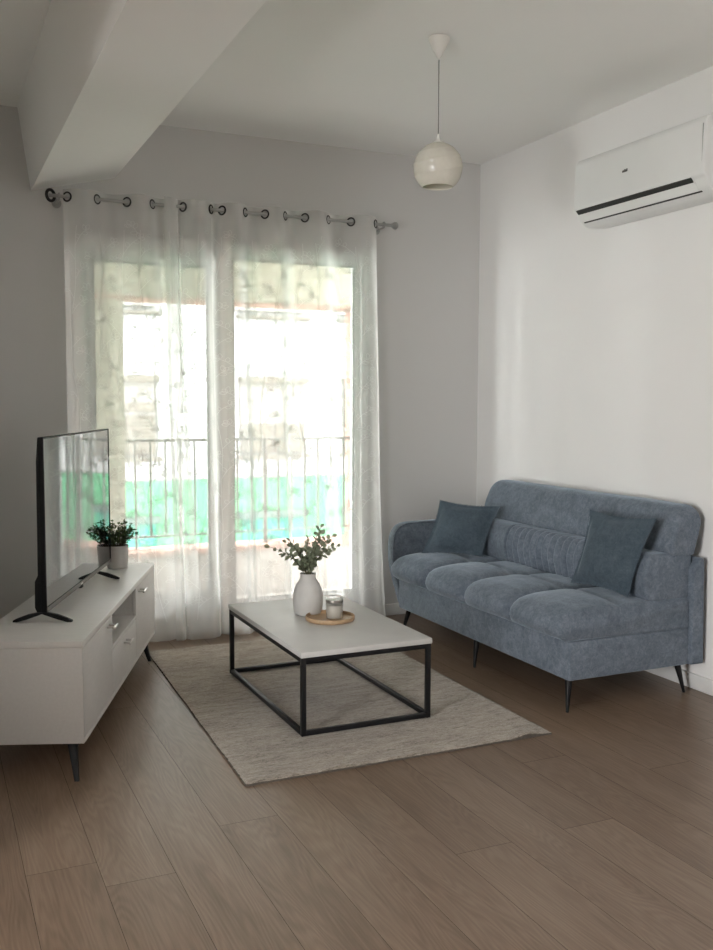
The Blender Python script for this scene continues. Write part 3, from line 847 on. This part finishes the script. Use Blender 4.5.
# lower back bolster with upright channels
def bolster():
    c0, c1, nch = 3.74, 4.56, 15
    pr = round_poly([(3.000, .462), (2.972, .585), (3.01, .683), (3.262, .683), (3.262, .462)], [.035, .10, .045, .01, .01], 7)
    ny = 330; rings = []
    y0, y1 = SY0+.012, SY1-.012
    for j in range(ny+1):
        y = y0+(y1-y0)*j/ny; ring = []
        ins = 0
        for e in (y-y0, y1-y):
            if e < .015: ins += .015-math.sqrt(max(0, .015**2-(.015-e)**2))
        if c0 <= y <= c1:
            tt = ((y-c0)/(c1-c0)*nch) % 1; ch = .020*(abs(2*tt-1)**2)
        else: ch = -.004*min(1, min(abs(y-c0), abs(y-c1))/.05)
        q = offset_poly(pr, ins)
        for (a, b), (oa, ob) in zip(q, pr):
            w = 1 if oa < 3.06 else max(0, 1-(oa-3.06)/.08)
            lum = .004*mnoise.noise(Vector((a*8, y*8, b*8)))*w
            ring.append((a+(ch+lum)*w, y, b-.3*ch*w*(1 if ob > .6 else 0)))
        rings.append(ring)
    return loft(rings)
sobj('back_bolster', bolster(), 'sofa', sf, 60)
# upper back
def headrest():
    pr = round_poly([(3.105, .672), (3.115, .78), (3.165, .905), (3.298, .905), (3.252, .672)], [.03, .05, .055, .045, .01], 7)
    y0, y1 = SY0+.0, SY1-.03; rings = []
    N = 10
    ys = [y0+.075*(1-math.cos(k/N*PI/2)) for k in range(N)]+[y0+.075+(y1-y0-.15)*k/40 for k in range(41)]+[y1-.075*(1-math.cos(k/N*PI/2)) for k in range(N-1, -1, -1)]
    zc = .672
    for y in ys:
        e = min(y-y0, y1-y); s = 1
        drop = (.075-math.sqrt(max(0, .075**2-(.075-min(e, .075))**2)))
        ring = []
        for a, b in pr:
            zz = b-drop*((b-zc)/(.905-zc))*.85
            xx = a+drop*.30*(1 if a < 3.2 else 0)
            ring.append((xx+.003*mnoise.noise(Vector((a*6, y*6, b*6))), y+(0), zz+.003*mnoise.noise(Vector((a*6, y*5, 7)))))
        rings.append(ring)
    return loft(rings)
sobj('headrest', headrest(), 'sofa', sf, 60)
def sofa_leg(x, y, fx, fy):
    z = .1462; rg = []
    for tt in (0, .1, 1):
        h = .017*(1-tt)+.0065*tt; c = (x+(fx-x)*tt, y+(fy-y)*tt, z*(1-tt))
        rg.append([(c[0]+h*math.cos(k*PI/6), c[1]+h*math.sin(k*PI/6), c[2]) for k in range(12)])
    sobj('leg', loft(rg), 'black_metal', sf, 50)
sofa_leg(2.582, 3.438, 2.566, 3.424); sofa_leg(2.580, 4.20, 2.563, 4.195); sofa_leg(2.60, 4.985, 2.575, 5.02)
sofa_leg(3.22, 3.455, 3.255, 3.44); sofa_leg(3.22, 4.985, 3.25, 5.01)

# ---------------------------------------------------------------- cushions
def pillow(name, bl, br, tr, tl, thick, label, seed):
    bl, br, tr, tl = (Vector(v) for v in (bl, br, tr, tl)); n = 30
    ctr = (bl+br+tr+tl)/4; nr = (br-bl).cross(tl-bl).normalized()
    root = thing(name, label, 'cushion', (ctr.x, ctr.y, min(bl.z, br.z)), 0, 'loose cushions on the sofa')
    def pt(u, v, side):
        # sides drawn in between the corners
        uu = u+(.5-u)*.10*math.sin(PI*v)*abs(2*u-1); vv = v+(.5-v)*.10*math.sin(PI*u)*abs(2*v-1)
        p = bl*(1-uu)*(1-vv)+br*uu*(1-vv)+tr*uu*vv+tl*(1-uu)*vv
        e = min(u, 1-u); f_ = min(v, 1-v)
        m = .055
        h = 0 if min(e, f_) < m else ((1-((abs(u-.5))/(.5-m))**2.4)*(1-((abs(v-.5))/(.5-m))**2.4))**.55
        w = .006*mnoise.noise(Vector((u*5+seed, v*5, side*3)))*h
        wr = .004*math.sin(26*u+seed)*math.exp(-((v-.07)/.06)**2)+.004*math.sin(22*v+seed)*math.exp(-((u-.93)/.05)**2)
        fl = .005*mnoise.noise(Vector((u*9, v*9, seed)))*(1 if min(e, f_) < m else 0)
        return p+nr*(side*(thick*h+.0025)+w+fl+wr*(.3+h))
    bm = bmesh.new()
    front = [[bm.verts.new(pt(i/n, j/n, 1)) for j in range(n+1)] for i in range(n+1)]
    back = [[bm.verts.new(pt(i/n, j/n, -1)) for j in range(n+1)] for i in range(n+1)]
    for i in range(n):
        for j in range(n):
            bm.faces.new((front[i][j], front[i+1][j], front[i+1][j+1], front[i][j+1]))
            bm.faces.new((back[i][j], back[i][j+1], back[i+1][j+1], back[i+1][j]))
    rim = [(i, 0) for i in range(n)]+[(n, j) for j in range(n)]+[(i, n) for i in range(n, 0, -1)]+[(0, j) for j in range(n, 0, -1)]
    for k in range(len(rim)):
        a, b = rim[k], rim[(k+1) % len(rim)]
        bm.faces.new((front[a[0]][a[1]], back[a[0]][a[1]], back[b[0]][b[1]], front[b[0]][b[1]]))
    edge = [pt(a/n, b/n, 0) for a, b in rim]
    obj('cover', bm, 'pillow', root, 80)
    # short fringe round the seam
    fb = bmesh.new(); r = random.Random(seed)
    for k in range(len(edge)):
        p, p2 = edge[k], edge[(k+1) % len(edge)]
        for q in range(3):
            b0_ = p+(p2-p)*(q/3); out = (b0_-ctr); out -= nr*out.dot(nr); out.normalize()
            tip = b0_+out*r.uniform(.006, .010)+nr*r.uniform(-.003, .003)
            dd = (p2-p)*.16
            fb.faces.new([fb.verts.new(v) for v in (b0_-dd, b0_+dd, tip+dd*.5, tip-dd*.5)])
    obj('fringe', fb, 'pillow', root, 0)
pillow('throw_pillow', (2.935, 3.84, .497), (2.968, 3.458, .495), (3.073, 3.40, .861), (3.047, 3.845, .856), .055,
       'square dark blue-grey cushion near the open armless end of the sofa', 3)
pillow('throw_pillow', (2.693, 4.968, .495), (2.958, 4.725, .497), (3.08, 4.725, .783), (2.836, 5.005, .801), .05,
       'square dark blue-grey cushion leaning in the corner by the sofa arm', 8)

# ---------------------------------------------------------------- air conditioner
ac = thing('air_conditioner', 'white wall-mounted air conditioner high on the right wall', 'air conditioner', (XR, 3.74, 2.30))
AY0, AY1 = 3.275, 4.205
acm = Matrix.Translation((.087, 0, .037))
def aobj(name, bm, *a):
    bm.transform(acm); return obj(name, bm, *a)
body = round_poly([(3.311, 2.641), (3.114, 2.641), (3.096, 2.616), (3.090, 2.45), (3.088, 2.382), (3.106, 2.366), (3.126, 2.326), (3.175, 2.292), (3.311, 2.302)],
                  [.004, .012, .02, .1, .012, .006, .03, .05, .01], 5)
aobj('body', prism(body, lambda u, v, w: (u, w, v), AY0, AY1, .009, 5), 'ac', ac, 35)
# dark outlet slot just under the front panel and the louvre below it
def lay(u0, v0, u1, v1, y0, y1, out, th):
    d = Vector((u1-u0, v1-v0)).normalized(); n_ = Vector((-d[1], d[0]))
    if n_[0] > 0: n_ = -n_
    pts = [(u0, v0), (u1, v1)]
    q = [(u0+n_[0]*out, v0+n_[1]*out), (u1+n_[0]*out, v1+n_[1]*out), (u1+n_[0]*(out-th), v1+n_[1]*(out-th)), (u0+n_[0]*(out-th), v0+n_[1]*(out-th))]
    return prism(q, lambda u, v, w: (u, w, v), y0, y1, 0)
aobj('outlet_slot', lay(3.0915, 2.374, 3.109, 2.356, AY0+.082, AY1-.02, .0016, .006), 'ac_dark', ac, 0)
aobj('louvre', lay(3.110, 2.356, 3.136, 2.319, AY0+.07, AY1-.025, .003, .006), 'ac', ac, 0)
aobj('louvre_gap', lay(3.137, 2.318, 3.144, 2.3135, AY0+.058, AY1-.03, .0015, .004), 'ac_dark', ac, 0)
aobj('end_seam', boxes(((3.0895, AY0+.0135, 2.39), (3.10, AY0+.0145, 2.60))), M['rod'], ac, 0)
lg = bmesh.new()
for k, (y, hgt) in enumerate(((0, .014), (.0075, .010), (.015, .014), (.0225, .010), (.030, .010))):
    merge(lg, box((3.0885, 3.785+y, 2.496), (3.094, 3.7905+y, 2.496+hgt)))
aobj('logo', lg, 'rail', ac, 0)

# ---------------------------------------------------------------- pendant lamp
LX, LY = 2.068, 3.700
pl = thing('pendant_lamp', 'white swirled glass globe pendant hanging from a ceiling cone on a thin cord', 'lamp', (LX, LY, HC))
obj('ceiling_cup', lathe([(.040, -.001), (.046, -.003), (.046, -.010), (.032, -.045), (.014, -.078), (.006, -.088), (.004, -.090)], 36, (LX, LY, HC)), 'lamp_plastic', pl, 50)
obj('cord', tube([(LX, LY, HC-.095), (LX, LY, 2.545)], .0022, 8), 'cord', pl, 180)
obj('lamp_holder', lathe([(.003, .038), (.005, .034), (.0065, .02), (.011, .011), (.026, .004), (.027, -.002), (.02, -.02)], 28, (LX, LY, 2.522)), 'lamp_plastic', pl, 50)
def globe():
    R, zc = .1065, 2.418; n = 96; rings = []
    tmax = math.acos(-.78); rows = 64
    for i in range(rows+1):
        th = .22+(tmax-.22)*i/rows; ring = []
        for k in range(n):
            a = 2*PI*k/n
            # swept swirl ridges
            s = math.sin(13*th+2.4*math.sin(a+.9)+1.0*a)
            env = math.sin(PI*min(1, max(0, (th-.35)/(tmax-.45))))
            rr = R+.0034*env*max(0, s)**5
            ring.append((LX+rr*math.sin(th)*math.cos(a), LY+rr*math.sin(th)*math.sin(a), zc+R*1.0*math.cos(th)))
        rings.append(ring)
    for i in range(rows, -1, -4):
        th = .22+(tmax-.22)*i/rows
        rings.append([(LX+(R-.005)*math.sin(th)*math.cos(2*PI*k/n), LY+(R-.005)*math.sin(th)*math.sin(2*PI*k/n), zc+R*math.cos(th)+.0005) for k in range(n)])
    return loft(rings, True, False, False)
obj('lamp_shade', globe(), 'opal', pl, 180)
bulb = lathe([(.012, .045), (.013, .02), (.026, -.008), (.030, -.028), (.022, -.048), (.008, -.057), (.0005, -.058)], 24, (LX, LY, 2.44))
obj('bulb', bulb, 'lamp_plastic', pl, 180)

# ---------------------------------------------------------------- camera
f_px, yaw, pitch, roll = 947.82, math.radians(24.4444), math.radians(4.4267), math.radians(-.1658)
fw = Vector((math.sin(yaw)*math.cos(pitch), math.cos(yaw)*math.cos(pitch), -math.sin(pitch)))
rt = Vector((math.cos(yaw), -math.sin(yaw), 0)); dn = fw.cross(rt)
r2 = rt*math.cos(roll)+dn*math.sin(roll); d2 = dn*math.cos(roll)-rt*math.sin(roll)
cam = bpy.data.cameras.new('camera'); co = bpy.data.objects.new('camera', cam); COL.objects.link(co)
co.matrix_world = Matrix(((r2.x, -d2.x, -fw.x, 0), (r2.y, -d2.y, -fw.y, 0), (r2.z, -d2.z, -fw.z, 1.4), (0, 0, 0, 1)))
cam.sensor_fit = 'HORIZONTAL'; cam.sensor_width = 36; cam.lens = f_px/713*36; cam.clip_start = .05
scn.camera = co

# ---------------------------------------------------------------- light
w = bpy.data.worlds.new('world'); scn.world = w; w.use_nodes = True
bg = w.node_tree.nodes['Background']; bg.inputs['Color'].default_value = (1, .995, .988, 1); bg.inputs['Strength'].default_value = 30.0
def portal(loc, rot, sx, sy):
    a = bpy.data.lights.new('sky_portal', 'AREA'); a.shape = 'RECTANGLE'; a.size = sx; a.size_y = sy; a.cycles.is_portal = True
    o = bpy.data.objects.new('sky_portal', a); COL.objects.link(o); o.location = loc; o.rotation_euler = rot
portal((XL-W-.02, (LW[0]+LW[1])/2, (LW[2]+LW[3])/2), (0, -PI/2, 0), LW[3]-LW[2], LW[1]-LW[0])
portal((2.16, BY1+.02, 1.22), (-PI/2, 0, 0), 1.8, 1.76)

scn.view_settings.view_transform = 'Standard'; scn.view_settings.look = 'None'
scn.view_settings.gamma = 1; scn.view_settings.use_curve_mapping = False
scn.view_settings.exposure = 0.2
cy = scn.cycles
cy.use_denoising = True; cy.use_guiding = True; cy.guiding_training_samples = 32; cy.max_bounces = 14; cy.diffuse_bounces = 8; cy.glossy_bounces = 5
cy.transmission_bounces = 8; cy.transparent_max_bounces = 24; cy.sample_clamp_indirect = 5; cy.caustics_reflective = False
